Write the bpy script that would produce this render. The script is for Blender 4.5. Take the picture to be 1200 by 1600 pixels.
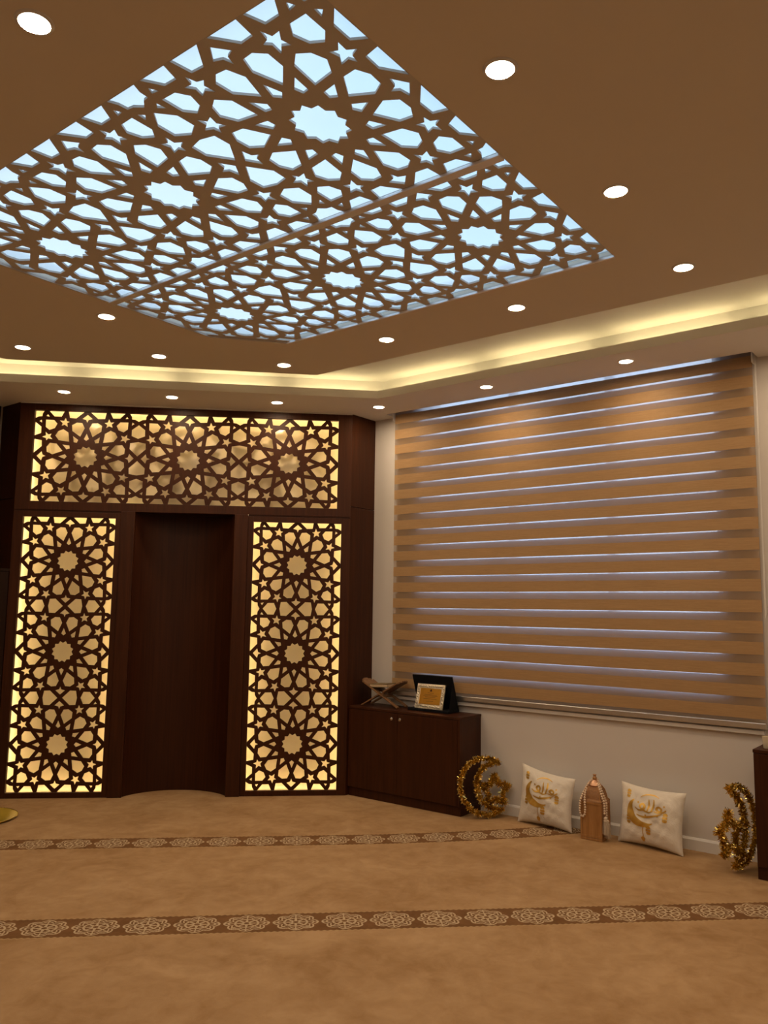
import bpy, bmesh, math, random
from mathutils import Vector, Matrix
from mathutils.geometry import delaunay_2d_cdt
from math import sin, cos, pi, radians, atan2, sqrt

for _o in list(bpy.data.objects):
    bpy.data.objects.remove(_o, do_unlink=True)
scene = bpy.context.scene
COL = scene.collection

# ------------------------------------------------------------------ camera
F_PX = 1266.066
cam_d = bpy.data.cameras.new('camera')
cam_d.sensor_fit = 'HORIZONTAL'
cam_d.sensor_width = 36.0
cam_d.lens = 36.0 * F_PX / 1200.0
cam_d.clip_start = 0.05
cam = bpy.data.objects.new('camera', cam_d)
COL.objects.link(cam)
PITCH, ROLL, AZ = 0.118449915, 0.0136587366, -0.907455151


def _w(v):
    c, s = cos(AZ), sin(AZ)
    return Vector((v[0] * c - v[1] * s, v[0] * s + v[1] * c, v[2]))


_f = Vector((0, cos(PITCH), sin(PITCH)))
_r = Vector((1, 0, 0))
_u = Vector((0, -sin(PITCH), cos(PITCH)))
_r2 = cos(ROLL) * _r + sin(ROLL) * _u
_u2 = -sin(ROLL) * _r + cos(ROLL) * _u
R_, U_, F_ = _w(_r2), _w(_u2), _w(_f)
cam.matrix_world = Matrix(((R_.x, U_.x, -F_.x, 0), (R_.y, U_.y, -F_.y, 0), (R_.z, U_.z, -F_.z, 1.6), (0, 0, 0, 1)))
scene.camera = cam

# ------------------------------------------------------------------ world, exposure
SKY_STRENGTH = 3.2
world = bpy.data.worlds.new('overcast_sky')
scene.world = world
world.use_nodes = True
wt = world.node_tree
wt.nodes.clear()
_o = wt.nodes.new('ShaderNodeOutputWorld')
_b = wt.nodes.new('ShaderNodeBackground')
_m = wt.nodes.new('ShaderNodeMix')
_m.data_type = 'RGBA'
_n = wt.nodes.new('ShaderNodeTexNoise')
_n.inputs['Scale'].default_value = 1.6
_n.inputs['Detail'].default_value = 3.0
_tc = wt.nodes.new('ShaderNodeTexCoord')
_rmp = wt.nodes.new('ShaderNodeMapRange')
_rmp.inputs[1].default_value = 0.35
_rmp.inputs[2].default_value = 0.65
wt.links.new(_tc.outputs['Generated'], _n.inputs['Vector'])
wt.links.new(_n.outputs['Fac'], _rmp.inputs[0])
wt.links.new(_rmp.outputs[0], _m.inputs[0])
_m.inputs[6].default_value = (0.38, 0.63, 0.92, 1)
_m.inputs[7].default_value = (0.72, 0.80, 0.93, 1)
wt.links.new(_m.outputs[2], _b.inputs['Color'])
_b.inputs['Strength'].default_value = SKY_STRENGTH
wt.links.new(_b.outputs[0], _o.inputs['Surface'])

vs = scene.view_settings
vs.view_transform = 'Standard'
vs.look = 'None'
vs.exposure = 0.0
vs.gamma = 1.0
vs.use_curve_mapping = False

DOWNLIGHT_W = 5.2
LAMP_COL = (1.0, 0.75, 0.48)
COVE_STRENGTH = 10.0
COVE_COL = (1.0, 0.77, 0.37)
BACKLIGHT_STRENGTH = 29.0
BACKLIGHT_COL = (1.0, 0.74, 0.37)

random.seed(7)
MD = Vector((0.6921, -0.7218, 0))      # along the niche wall
MN = Vector((-0.7218, -0.6921, 0))     # its normal, towards the room

# ------------------------------------------------------------------ materials
MATS = {}


def lin(r, g, b):
    def c(v):
        v /= 255.0
        return v / 12.92 if v <= 0.04045 else ((v + 0.055) / 1.055) ** 2.4
    return (c(r), c(g), c(b), 1.0)


class NT:
    """small wrapper to chain nodes"""

    def __init__(self, name):
        self.mat = bpy.data.materials.new(name)
        self.mat.use_nodes = True
        self.t = self.mat.node_tree
        self.t.nodes.clear()
        self.out = self.t.nodes.new('ShaderNodeOutputMaterial')

    def n(self, typ, **kw):
        nd = self.t.nodes.new(typ)
        for k, v in kw.items():
            setattr(nd, k, v)
        return nd

    def put(self, sock, v):
        if isinstance(v, bpy.types.NodeSocket):
            self.t.links.new(v, sock)
        elif v is not None:
            sock.default_value = v

    def math(self, op, a, b=None, c=None, clamp=False):
        nd = self.n('ShaderNodeMath', operation=op, use_clamp=clamp)
        self.put(nd.inputs[0], a)
        if b is not None:
            self.put(nd.inputs[1], b)
        if c is not None:
            self.put(nd.inputs[2], c)
        return nd.outputs[0]

    def mix(self, fac, a, b):
        nd = self.n('ShaderNodeMix', data_type='RGBA')
        self.put(nd.inputs[0], fac)
        self.put(nd.inputs[6], a)
        self.put(nd.inputs[7], b)
        return nd.outputs[2]

    def ramp(self, fac, lo, hi, a=0.0, b=1.0, smooth=False):
        nd = self.n('ShaderNodeMapRange')
        if smooth:
            nd.interpolation_type = 'SMOOTHSTEP'
        for i, v in enumerate((fac, lo, hi, a, b)):
            self.put(nd.inputs[i], v)
        return nd.outputs[0]

    def coords(self, scale=(1, 1, 1), which='Object'):
        tc = self.n('ShaderNodeTexCoord')
        mp = self.n('ShaderNodeMapping')
        mp.inputs['Scale'].default_value = scale
        self.t.links.new(tc.outputs[which], mp.inputs['Vector'])
        return mp.outputs[0]

    def noise(self, vec, scale, detail=4.0, rough=0.55, dist=0.0):
        nd = self.n('ShaderNodeTexNoise')
        self.put(nd.inputs['Vector'], vec)
        nd.inputs['Scale'].default_value = scale
        nd.inputs['Detail'].default_value = detail
        nd.inputs['Roughness'].default_value = rough
        nd.inputs['Distortion'].default_value = dist
        return nd.outputs['Fac']

    def bump(self, h, strength=0.2, dist=0.01):
        nd = self.n('ShaderNodeBump')
        nd.inputs['Strength'].default_value = strength
        nd.inputs['Distance'].default_value = dist
        self.put(nd.inputs['Height'], h)
        return nd.outputs[0]

    def principled(self, color, rough=0.5, metal=0.0, normal=None, spec=0.5, **kw):
        nd = self.n('ShaderNodeBsdfPrincipled')
        self.put(nd.inputs['Base Color'], color)
        self.put(nd.inputs['Roughness'], rough)
        self.put(nd.inputs['Metallic'], metal)
        self.put(nd.inputs['Specular IOR Level'], spec)
        if normal is not None:
            self.put(nd.inputs['Normal'], normal)
        for k, v in kw.items():
            self.put(nd.inputs[k.replace('_', ' ')], v)
        return nd.outputs[0]

    def done(self, shader):
        self.t.links.new(shader, self.out.inputs['Surface'])
        MATS[self.mat.name] = self.mat
        return self.mat


def m_plain(name, color, rough=0.5, metal=0.0, var=0.06, nscale=30.0, spec=0.5, bump=0.0, **kw):
    t = NT(name)
    v = t.coords()
    nz = t.noise(v, nscale)
    c2 = tuple(max(0.0, x * (1 - var * 2)) for x in color[:3]) + (1,)
    c1 = tuple(min(1.0, x * (1 + var * 2)) for x in color[:3]) + (1,)
    col = t.mix(nz, c2, c1)
    nrm = t.bump(t.noise(v, nscale * 6), bump, 0.004) if bump else None
    return t.done(t.principled(col, rough, metal, nrm, spec, **kw))


def m_emit(name, color, strength):
    t = NT(name)
    e = t.n('ShaderNodeEmission')
    e.inputs['Color'].default_value = tuple(color[:3]) + (1,)
    e.inputs['Strength'].default_value = strength
    return t.done(e.outputs[0])


def m_wood(name, dark, light, rough=0.36, scale=(14, 14, 0.7), spec=0.4):
    t = NT(name)
    v = t.coords(scale)
    a = t.noise(v, 2.2, 6, 0.6, 0.6)
    b = t.noise(t.coords((60, 60, 2.0)), 3.0, 3)
    f = t.ramp(t.math('ADD', t.math('MULTIPLY', a, 0.75), t.math('MULTIPLY', b, 0.25)), 0.34, 0.66)
    col = t.mix(f, dark, light)
    return t.done(t.principled(col, t.ramp(b, 0.3, 0.7, rough - 0.05, rough + 0.07), 0, t.bump(b, 0.05, 0.002), spec))


BEIGEP = m_plain('beige_ceiling_paint', (0.73, 0.67, 0.57, 1), 0.75, var=0.01, nscale=3, spec=0.2)
PAINT = m_plain('ceiling_paint', (0.83, 0.82, 0.80, 1), 0.75, var=0.01, nscale=3, spec=0.2)
WALLP = m_plain('wall_paint', (0.62, 0.58, 0.55, 1), 0.75, var=0.015, nscale=2.5, spec=0.2, bump=0.03)
TRIMP = m_plain('trim_paint', (0.68, 0.65, 0.62, 1), 0.5, var=0.01)
WOOD = m_wood('walnut_laminate', (0.026, 0.0062, 0.0014, 1), (0.055, 0.0145, 0.0034, 1), rough=0.42, spec=0.22)
WOODN = m_wood('niche_veneer', (0.022, 0.0050, 0.0012, 1), (0.044, 0.0110, 0.0026, 1), rough=0.45, scale=(22, 22, 0.5), spec=0.2)
ESPR = m_wood('espresso_veneer', (0.010, 0.0030, 0.0010, 1), (0.018, 0.0055, 0.0018, 1), rough=0.5, spec=0.15)
WOODL = m_wood('lattice_wood', (0.034, 0.0082, 0.0018, 1), (0.052, 0.0135, 0.0030, 1), rough=0.45, spec=0.2)
SKYL = m_plain('skylight_lattice_paint', (0.60, 0.57, 0.52, 1), 0.7, var=0.02, nscale=6, spec=0.2)
ALU = m_plain('brushed_aluminium', (0.62, 0.60, 0.58, 1), 0.32, 1.0, var=0.04)
BARM = m_plain('pale_anodised_bar', (0.92, 0.92, 0.92, 1), 0.35, 0.45, var=0.02)
CHROME = m_plain('polished_chrome', (0.78, 0.76, 0.72, 1), 0.12, 1.0, var=0.02)
WHITEPL = m_plain('white_plastic', (0.72, 0.70, 0.68, 1), 0.4, var=0.01)
LENS = m_emit('lamp_lens', (1.0, 0.86, 0.66), 9.0)
COVE = m_emit('cove_led', COVE_COL, COVE_STRENGTH)
LEDM = m_emit('backlight_led', BACKLIGHT_COL, BACKLIGHT_STRENGTH)
GOLD = m_plain('gold_foil', (0.72, 0.44, 0.10, 1), 0.24, 1.0, var=0.12, nscale=18, bump=0.1)
PRINTG = m_plain('gold_print_ink', (0.62, 0.37, 0.075, 1), 0.38, 0.65, var=0.12, nscale=14)
TINSEL = m_plain('gold_tinsel', (0.76, 0.56, 0.17, 1), 0.2, 1.0, var=0.15, nscale=40)
SILVER = m_plain('chased_silver', (0.72, 0.66, 0.54, 1), 0.28, 1.0, var=0.15, nscale=70, bump=0.6)
BRASSP = m_plain('engraved_gold_plate', (0.80, 0.42, 0.07, 1), 0.33, 1.0, var=0.05)
BLACKV = m_plain('black_velvet', (0.004, 0.004, 0.006, 1), 0.8, var=0.2, spec=0.15)
BEADM = m_plain('pale_wood_bead', (0.68, 0.52, 0.38, 1), 0.4, var=0.1)
TASSEL = m_plain('cotton_tassel', (0.60, 0.50, 0.39, 1), 0.9, var=0.08)
LANTM = m_wood('bronze_wood', (0.27, 0.125, 0.040, 1), (0.40, 0.20, 0.07, 1), rough=0.34, scale=(16, 16, 2))
CARVED = m_plain('carved_bronze', (0.30, 0.14, 0.05, 1), 0.42, var=0.25, nscale=90, bump=0.8)
COPPER = m_plain('rose_copper', (0.58, 0.33, 0.20, 1), 0.35, 0.7, var=0.08)
STANDM = m_wood('light_walnut', (0.13, 0.062, 0.026, 1), (0.25, 0.13, 0.058, 1), rough=0.4, scale=(20, 5, 20))
PAGE = m_plain('page_edges', (0.55, 0.42, 0.27, 1), 0.8, var=0.1, nscale=120)
COVER = m_plain('olive_book_cover', (0.14, 0.10, 0.045, 1), 0.5, var=0.15)
INK = m_plain('dark_print', (0.06, 0.02, 0.008, 1), 0.6)
YELLOWP = m_plain('yellow_tray_glaze', (0.42, 0.29, 0.035, 1), 0.25, var=0.1, nscale=8)
CREAM = m_plain('cream_glass', (0.62, 0.54, 0.40, 1), 0.25, var=0.04)
FRAMEW = m_plain('white_window_frame', (0.70, 0.70, 0.70, 1), 0.4, var=0.01)


def m_cushion():
    t = NT('white_satin_cushion')
    v = t.coords()
    w = t.noise(v, 9.0, 4, 0.6, 1.2)
    f = t.noise(v, 260.0, 2)
    return t.done(t.principled(t.mix(w, (0.60, 0.54, 0.47, 1), (0.74, 0.68, 0.60, 1)), 0.5, 0,
                               t.bump(t.math('ADD', w, t.math('MULTIPLY', f, 0.12)), 0.35, 0.02), 0.35))


CUSH = m_cushion()


def m_backing():
    t = NT('cream_acrylic_backing')
    v = t.coords()
    w = t.noise(v, 7.0, 2, 0.5, 0.6)
    col = t.mix(w, (0.74, 0.60, 0.38, 1), (0.82, 0.68, 0.44, 1))
    return t.done(t.principled(col, 0.16, 0, t.bump(w, 0.12, 0.02), 0.45))


BACK = m_backing()


def m_fabric(name, c1, c2, trans):
    """woven zebra blind band: diffuse plus some light coming through"""
    t = NT(name)
    v = t.coords((1, 2.0, 60))
    w = t.noise(v, 3.0, 4, 0.6)
    fine = t.noise(t.coords((1, 30, 700)), 1.0, 2)
    col = t.mix(t.ramp(t.math('ADD', t.math('MULTIPLY', w, 0.6), t.math('MULTIPLY', fine, 0.4)), 0.3, 0.7), c1, c2)
    d = t.principled(col, 0.55, 0, None, 0.3)
    tr = t.n('ShaderNodeBsdfTranslucent')
    t.put(tr.inputs['Color'], col)
    mx = t.n('ShaderNodeMixShader')
    mx.inputs[0].default_value = trans
    t.t.links.new(d, mx.inputs[1])
    t.t.links.new(tr.outputs[0], mx.inputs[2])
    return t.done(mx.outputs[0])


BANDM = m_fabric('tan_woven_band', (0.36, 0.215, 0.10, 1), (0.50, 0.32, 0.16, 1), 0.20)


def m_sheer():
    t = NT('sheer_mesh')
    d = t.n('ShaderNodeBsdfDiffuse')
    d.inputs['Color'].default_value = (0.58, 0.43, 0.28, 1)
    tl = t.n('ShaderNodeBsdfTranslucent')
    tl.inputs['Color'].default_value = (0.80, 0.77, 0.80, 1)
    tp = t.n('ShaderNodeBsdfTransparent')
    m1 = t.n('ShaderNodeMixShader')
    m1.inputs[0].default_value = 0.68
    m2 = t.n('ShaderNodeMixShader')
    m2.inputs[0].default_value = 0.62
    t.t.links.new(d.outputs[0], m1.inputs[1])
    t.t.links.new(tl.outputs[0], m1.inputs[2])
    t.t.links.new(m1.outputs[0], m2.inputs[1])
    t.t.links.new(tp.outputs[0], m2.inputs[2])
    return t.done(m2.outputs[0])


SHEER = m_sheer()


def m_pane(name, tint, frost):
    t = NT(name)
    tp = t.n('ShaderNodeBsdfTransparent')
    tp.inputs['Color'].default_value = tint
    tl = t.n('ShaderNodeBsdfTranslucent')
    tl.inputs['Color'].default_value = tint
    gl = t.n('ShaderNodeBsdfGlossy')
    gl.inputs['Roughness'].default_value = 0.15
    m1 = t.n('ShaderNodeMixShader')
    m1.inputs[0].default_value = frost
    t.t.links.new(tp.outputs[0], m1.inputs[1])
    t.t.links.new(tl.outputs[0], m1.inputs[2])
    m2 = t.n('ShaderNodeMixShader')
    m2.inputs[0].default_value = 0.04
    t.t.links.new(m1.outputs[0], m2.inputs[1])
    t.t.links.new(gl.outputs[0], m2.inputs[2])
    return t.done(m2.outputs[0])


GLASS = m_pane('window_glass', (0.95, 0.96, 0.97, 1), 0.0)
FROST = m_pane('frosted_skylight_sheet', (0.655, 0.665, 0.66, 1), 0.45)


def m_carpet():
    t = NT('woven_carpet')
    tc = t.n('ShaderNodeTexCoord')
    P = tc.outputs['Object']

    def dot(vec):
        nd = t.n('ShaderNodeVectorMath', operation='DOT_PRODUCT')
        t.put(nd.inputs[0], P)
        nd.inputs[1].default_value = vec
        return nd.outputs['Value']
    u = dot(MD)
    w0 = dot(MN)
    # the stripe by the wall bows towards the corner cabinet
    bow = t.math('POWER', t.math('MAXIMUM', t.math('SUBTRACT', u, 0.3), 0.0), 2.0)
    fade = t.ramp(w0, -4.7, -5.9, 0.0, 1.0)
    w = t.math('ADD', w0, t.math('MULTIPLY', t.math('MULTIPLY', bow, 0.062), fade))
    wob = t.math('MULTIPLY', t.math('SINE', t.math('MULTIPLY', u, 2 * pi / 0.031)), 0.0035)
    tt = t.math('MULTIPLY', t.math('FRACT', t.math('ADD', t.math('DIVIDE', t.math('ADD', w, 4.512), 1.468), 20.0)), 1.468)
    b = t.math('SUBTRACT', tt, 0.124)
    bab = t.math('ADD', t.math('ABSOLUTE', b), wob)
    stripe = t.math('MULTIPLY', t.math('LESS_THAN', bab, 0.119), t.math('GREATER_THAN', w, -6.6))
    edge = t.math('MULTIPLY', t.math('LESS_THAN', t.math('ABSOLUTE', t.math('SUBTRACT', bab, 0.122)), 0.006), t.math('GREATER_THAN', w, -6.6))
    a = t.math('SUBTRACT', t.math('MULTIPLY', t.math('FRACT', t.math('ADD', t.math('DIVIDE', t.math('SUBTRACT', u, 0.02), 0.2485), 20.5)), 0.2485), 0.12425)
    xa = t.math('DIVIDE', a, 0.116)
    yb = t.math('DIVIDE', b, 0.104)
    rho = t.math('SQRT', t.math('ADD', t.math('MULTIPLY', xa, xa), t.math('MULTIPLY', yb, yb)))
    th = t.math('ARCTAN2', yb, xa)
    c8 = t.math('ABSOLUTE', t.math('COSINE', t.math('MULTIPLY', th, 4.0)))
    c8b = t.math('ABSOLUTE', t.math('SINE', t.math('MULTIPLY', th, 4.0)))

    def band(val, c, hw):
        return t.math('LESS_THAN', t.math('ABSOLUTE', t.math('SUBTRACT', val, c)), hw)
    # lace: scalloped outer outline, curls, an eight armed star and a heart
    outer = band(t.math('SUBTRACT', rho, t.math('MULTIPLY', c8, 0.17)), 0.80, 0.045)
    outer2 = band(t.math('SUBTRACT', rho, t.math('MULTIPLY', c8, 0.17)), 0.62, 0.04)
    curl = t.math('MULTIPLY', t.math('LESS_THAN', c8b, 0.16), t.math('MULTIPLY', t.math('GREATER_THAN', rho, 0.5), t.math('LESS_THAN', rho, 0.97)))
    star = t.math('MULTIPLY', t.math('LESS_THAN', t.math('ADD', rho, t.math('MULTIPLY', c8b, 0.38)), 0.56), t.math('GREATER_THAN', rho, 0.12))
    ring = band(rho, 0.50, 0.05)
    lace = outer
    for s in (outer2, curl, star, ring):
        lace = t.math('MAXIMUM', lace, s)
    thread = t.noise(P, 190.0, 2)
    lace = t.math('MULTIPLY', t.math('MULTIPLY', lace, stripe), t.ramp(thread, 0.25, 0.5))
    n1 = t.noise(P, 2.3, 5, 0.62, 0.8)
    n2 = t.noise(P, 9.0, 4, 0.6, 0.5)
    n3 = t.noise(P, 420.0, 2)
    blot = t.math('ADD', t.math('MULTIPLY', n1, 0.6), t.math('MULTIPLY', n2, 0.4))
    base = t.mix(t.ramp(blot, 0.36, 0.64), (0.30, 0.172, 0.078, 1), (0.44, 0.282, 0.150, 1))
    dark = t.mix(t.ramp(n2, 0.35, 0.65), (0.13, 0.060, 0.023, 1), (0.18, 0.086, 0.034, 1))
    col = t.mix(stripe, base, dark)
    col = t.mix(lace, col, (0.52, 0.40, 0.26, 1))
    col = t.mix(t.math('MULTIPLY', edge, 0.6), col, (0.42, 0.29, 0.15, 1))
    col = t.mix(t.math('MULTIPLY', t.ramp(n3, 0.3, 0.75), 0.25), col, (0.20, 0.11, 0.045, 1))
    return t.done(t.principled(col, 0.95, 0, t.bump(t.math('ADD', n3, t.math('MULTIPLY', n2, 0.5)), 0.35, 0.006), 0.1))


CARPET = m_carpet()

# ------------------------------------------------------------------ mesh helpers


class MB:
    def __init__(self):
        self.v, self.f = [], []

    def add(self, verts, faces):
        k = len(self.v)
        self.v += [tuple(p) for p in verts]
        self.f += [tuple(i + k for i in fc) for fc in faces]
        return self

    def box(self, x0, x1, y0, y1, z0, z1):
        return self.add([(x0, y0, z0), (x1, y0, z0), (x1, y1, z0), (x0, y1, z0), (x0, y0, z1), (x1, y0, z1), (x1, y1, z1), (x0, y1, z1)],
                        [(0, 3, 2, 1), (4, 5, 6, 7), (0, 1, 5, 4), (1, 2, 6, 5), (2, 3, 7, 6), (3, 0, 4, 7)])

    def prism(self, poly, z0, z1):
        n = len(poly)
        vs_ = [(p[0], p[1], z0) for p in poly] + [(p[0], p[1], z1) for p in poly]
        fs = [tuple(range(n - 1, -1, -1)), tuple(range(n, 2 * n))]
        fs += [(i, (i + 1) % n, n + (i + 1) % n, n + i) for i in range(n)]
        return self.add(vs_, fs)

    def hull8(self, bottom, top):
        """two quads joined"""
        return self.add(list(bottom) + list(top), [(0, 3, 2, 1), (4, 5, 6, 7), (0, 1, 5, 4), (1, 2, 6, 5), (2, 3, 7, 6), (3, 0, 4, 7)])

    def lathe(self, prof, n=20, cx=0, cy=0, rot=0.0, cap=True):
        """prof: list of (r,z)"""
        k = len(prof)
        vs_ = []
        for i in range(n):
            a = rot + 2 * pi * i / n
            for r, z in prof:
                vs_.append((cx + r * cos(a), cy + r * sin(a), z))
        fs = []
        for i in range(n):
            j = (i + 1) % n
            for q in range(k - 1):
                fs.append((i * k + q, j * k + q, j * k + q + 1, i * k + q + 1))
        if cap:
            if prof[0][0] > 1e-5:
                fs.append(tuple(i * k for i in range(n - 1, -1, -1)))
            if prof[-1][0] > 1e-5:
                fs.append(tuple(i * k + k - 1 for i in range(n)))
        return self.add(vs_, fs)

    def tube(self, path, r, n=8, closed=False):
        P = [Vector(p) for p in path]
        m = len(P)
        rings = []
        up = Vector((0, 0, 1))
        for i in range(m):
            if closed:
                d = P[(i + 1) % m] - P[i - 1]
            else:
                d = P[min(i + 1, m - 1)] - P[max(i - 1, 0)]
            d.normalize()
            a = d.cross(up)
            if a.length < 1e-3:
                a = d.cross(Vector((1, 0, 0)))
            a.normalize()
            b = d.cross(a)
            rr = r[i] if isinstance(r, (list, tuple)) else r
            rings.append([P[i] + rr * (cos(2 * pi * j / n) * a + sin(2 * pi * j / n) * b) for j in range(n)])
        vs_ = [p for rg in rings for p in rg]
        fs = []
        for i in range(m if closed else m - 1):
            i2 = (i + 1) % m
            for j in range(n):
                j2 = (j + 1) % n
                fs.append((i * n + j, i * n + j2, i2 * n + j2, i2 * n + j))
        if not closed:
            fs.append(tuple(range(n - 1, -1, -1)))
            fs.append(tuple((m - 1) * n + j for j in range(n)))
        return self.add(vs_, fs)

    def sphere(self, c, r, n=10, m=6, sz=1.0):
        prof = [(r * sin(pi * i / m), c[2] - sz * r * cos(pi * i / m)) for i in range(m + 1)]
        prof[0] = (0.0002, prof[0][1])
        prof[-1] = (0.0002, prof[-1][1])
        return self.lathe(prof, n, c[0], c[1])

    def mesh(self, name, mat, smooth=None, fix=True):
        me = bpy.data.meshes.new(name)
        me.from_pydata(self.v, [], self.f)
        me.update()
        if fix:
            bm = bmesh.new()
            bm.from_mesh(me)
            bmesh.ops.recalc_face_normals(bm, faces=bm.faces)
            bm.to_mesh(me)
            bm.free()
        if mat is not None:
            me.materials.append(mat)
        if smooth:
            me.shade_smooth()
            try:
                me.set_sharp_from_angle(angle=radians(smooth))
            except Exception:
                pass
        return me

    def build(self, name, mat, parent=None, smooth=None, bevel=0.0, fix=True):
        me = self.mesh(name, mat, smooth, fix)
        if bevel:
            bm = bmesh.new()
            bm.from_mesh(me)
            es = [e for e in bm.edges if len(e.link_faces) == 2 and e.calc_face_angle(0) > 0.6]
            bmesh.ops.bevel(bm, geom=es, offset=bevel, segments=2, affect='EDGES', profile=0.5, clamp_overlap=True)
            bm.to_mesh(me)
            bm.free()
        return link(name, me, parent)


def link(name, data, parent=None):
    o = bpy.data.objects.new(name, data)
    COL.objects.link(o)
    if parent is not None:
        o.parent = parent
    return o


def tag(o, label=None, cat=None, group=None, kind=None):
    if label:
        o['label'] = label
    if cat:
        o['category'] = cat
    if group:
        o['group'] = group
    if kind:
        o['kind'] = kind
    return o


def thing(name, label, cat, loc=(0, 0, 0), rotz=0.0, group=None):
    o = bpy.data.objects.new(name, None)
    COL.objects.link(o)
    o.empty_display_size = 0.1
    o.location = loc
    o.rotation_euler = (0, 0, rotz)
    return tag(o, label, cat, group)


def copy_tree(o, parent=None):
    c = o.copy()
    COL.objects.link(c)
    c.parent = parent
    for ch in [x for x in bpy.data.objects if x.parent == o and x is not c]:
        copy_tree(ch, c)
    return c


def inside(poly, x, y):
    c = False
    j = len(poly) - 1
    for i in range(len(poly)):
        xi, yi, xj, yj = poly[i][0], poly[i][1], poly[j][0], poly[j][1]
        if (yi > y) != (yj > y) and x < (xj - xi) * (y - yi) / (yj - yi) + xi:
            c = not c
        j = i
    return c


def plate(name, loops, thick, mat):
    """flat board with holes (loops in xy), from z=0 to z=thick"""
    vs2, es2 = [], []
    for lp in loops:
        k, n = len(vs2), len(lp)
        vs2 += [Vector((p[0], p[1])) for p in lp]
        es2 += [(k + i, k + (i + 1) % n) for i in range(n)]
    ov, oe, of, _a, _b, _c = delaunay_2d_cdt(vs2, es2, [], 0, 1e-6)
    boxes = [(min(p[0] for p in lp), max(p[0] for p in lp), min(p[1] for p in lp), max(p[1] for p in lp)) for lp in loops]

    def solid(f):
        cx = sum(ov[i].x for i in f) / len(f)
        cy = sum(ov[i].y for i in f) / len(f)
        if not inside(loops[0], cx, cy):
            return False
        return not any(b[0] < cx < b[1] and b[2] < cy < b[3] and inside(lp, cx, cy) for lp, b in zip(loops[1:], boxes[1:]))
    of = [f for f in of if solid(f)]
    m = MB()
    m.add([(p.x, p.y, thick) for p in ov], of)
    m.add([(p.x, p.y, 0.0) for p in ov], [tuple(reversed(f)) for f in of])
    for lp in loops:
        n = len(lp)
        ar = sum(lp[i][0] * lp[(i + 1) % n][1] - lp[(i + 1) % n][0] * lp[i][1] for i in range(n))
        q = list(lp) if (ar > 0) == (lp is loops[0]) else list(reversed(lp))
        m.add([(p[0], p[1], 0.0) for p in q] + [(p[0], p[1], thick) for p in q],
              [(i, (i + 1) % n, n + (i + 1) % n, n + i) for i in range(n)])
    me = m.mesh(name, mat, fix=False)
    bm = bmesh.new()
    bm.from_mesh(me)
    bmesh.ops.remove_doubles(bm, verts=bm.verts, dist=1e-6)
    bm.to_mesh(me)
    bm.free()
    return me


def rect(x0, x1, y0, y1):
    return [(x0, y0), (x1, y0), (x1, y1), (x0, y1)]


# ------------------------------------------------------------------ star lattice


def rotp(poly, a):
    c, s = cos(a), sin(a)
    return [(x * c - y * s, x * s + y * c) for x, y in poly]


def d4(poly):
    out = []
    for k in range(4):
        out.append(rotp(poly, k * pi / 2))
        out.append(rotp([(x, -y) for x, y in poly], k * pi / 2))
    return out


def tile_holes():
    H = []
    sun = []
    for k in range(12):
        a = radians(15 + 30 * k)
        sun.append((0.118 * cos(a), 0.118 * sin(a)))
        a = radians(30 + 30 * k)
        sun.append((0.097 * cos(a), 0.097 * sin(a)))
    H.append(sun)
    kite = [(0.261, 0), (0.198, 0.026), (0.177, 0), (0.198, -0.026)]
    petal = [(0.1615, 0.1615), (0.2635, 0.175), (0.300, 0.228), (0.2765, 0.2765), (0.228, 0.300), (0.175, 0.2635)]
    for k in range(12):
        H.append(rotp(kite, radians(30 * k)))
        H.append(rotp(petal, radians(30 * k)))
    k4 = [(0.466, 0), (0.419, 0.052), (0.408, 0.013), (0.376, 0), (0.408, -0.013), (0.419, -0.052)]
    pc = [(0.398, 0.398), (0.3965, 0.319), (0.356, 0.2845), (0.306, 0.306), (0.2845, 0.356), (0.319, 0.3965)]
    co = []
    for k in range(4):
        co += rotp([(0.093, 0), (0.071, 0.036), (0.068, 0.068), (0.036, 0.071)], k * pi / 2)
    co = [(0.5 + x, 0.5 + y) for x, y in co]
    for k in range(4):
        H.append(rotp(k4, k * pi / 2))
        H.append(rotp(pc, k * pi / 2))
        H.append(rotp(co, k * pi / 2))
    s5 = [(0.394, 0.264), (0.366, 0.237), (0.333, 0.248), (0.346, 0.213), (0.323, 0.184), (0.364, 0.191), (0.382, 0.1655), (0.389, 0.196), (0.4265, 0.209), (0.391, 0.225)]
    e1 = [(0.5, 0.024), (0.421, 0.105), (0.424, 0.170), (0.5, 0.184), (0.576, 0.170), (0.579, 0.105)]
    e2 = [(0.5, 0.372), (0.435, 0.317), (0.434, 0.248), (0.5, 0.219), (0.566, 0.248), (0.565, 0.317)]
    t2 = [(0.436, 0.398), (0.431, 0.362), (0.460, 0.381)]
    for p in (s5, e1, e2, t2):
        H += d4(p)
    return H


def clip(poly, n, d):
    """keep n.p <= d"""
    out = []
    m = len(poly)
    for i in range(m):
        a, b = poly[i], poly[(i + 1) % m]
        da = n[0] * a[0] + n[1] * a[1] - d
        db = n[0] * b[0] + n[1] * b[1] - d
        if da <= 0:
            out.append(a)
        if (da < 0 < db) or (db < 0 < da):
            q = da / (da - db)
            out.append((a[0] + q * (b[0] - a[0]), a[1] + q * (b[1] - a[1])))
    return out


def area(poly):
    return 0.5 * abs(sum(poly[i][0] * poly[(i + 1) % len(poly)][1] - poly[(i + 1) % len(poly)][0] * poly[i][1] for i in range(len(poly))))


TILE = tile_holes()


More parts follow.
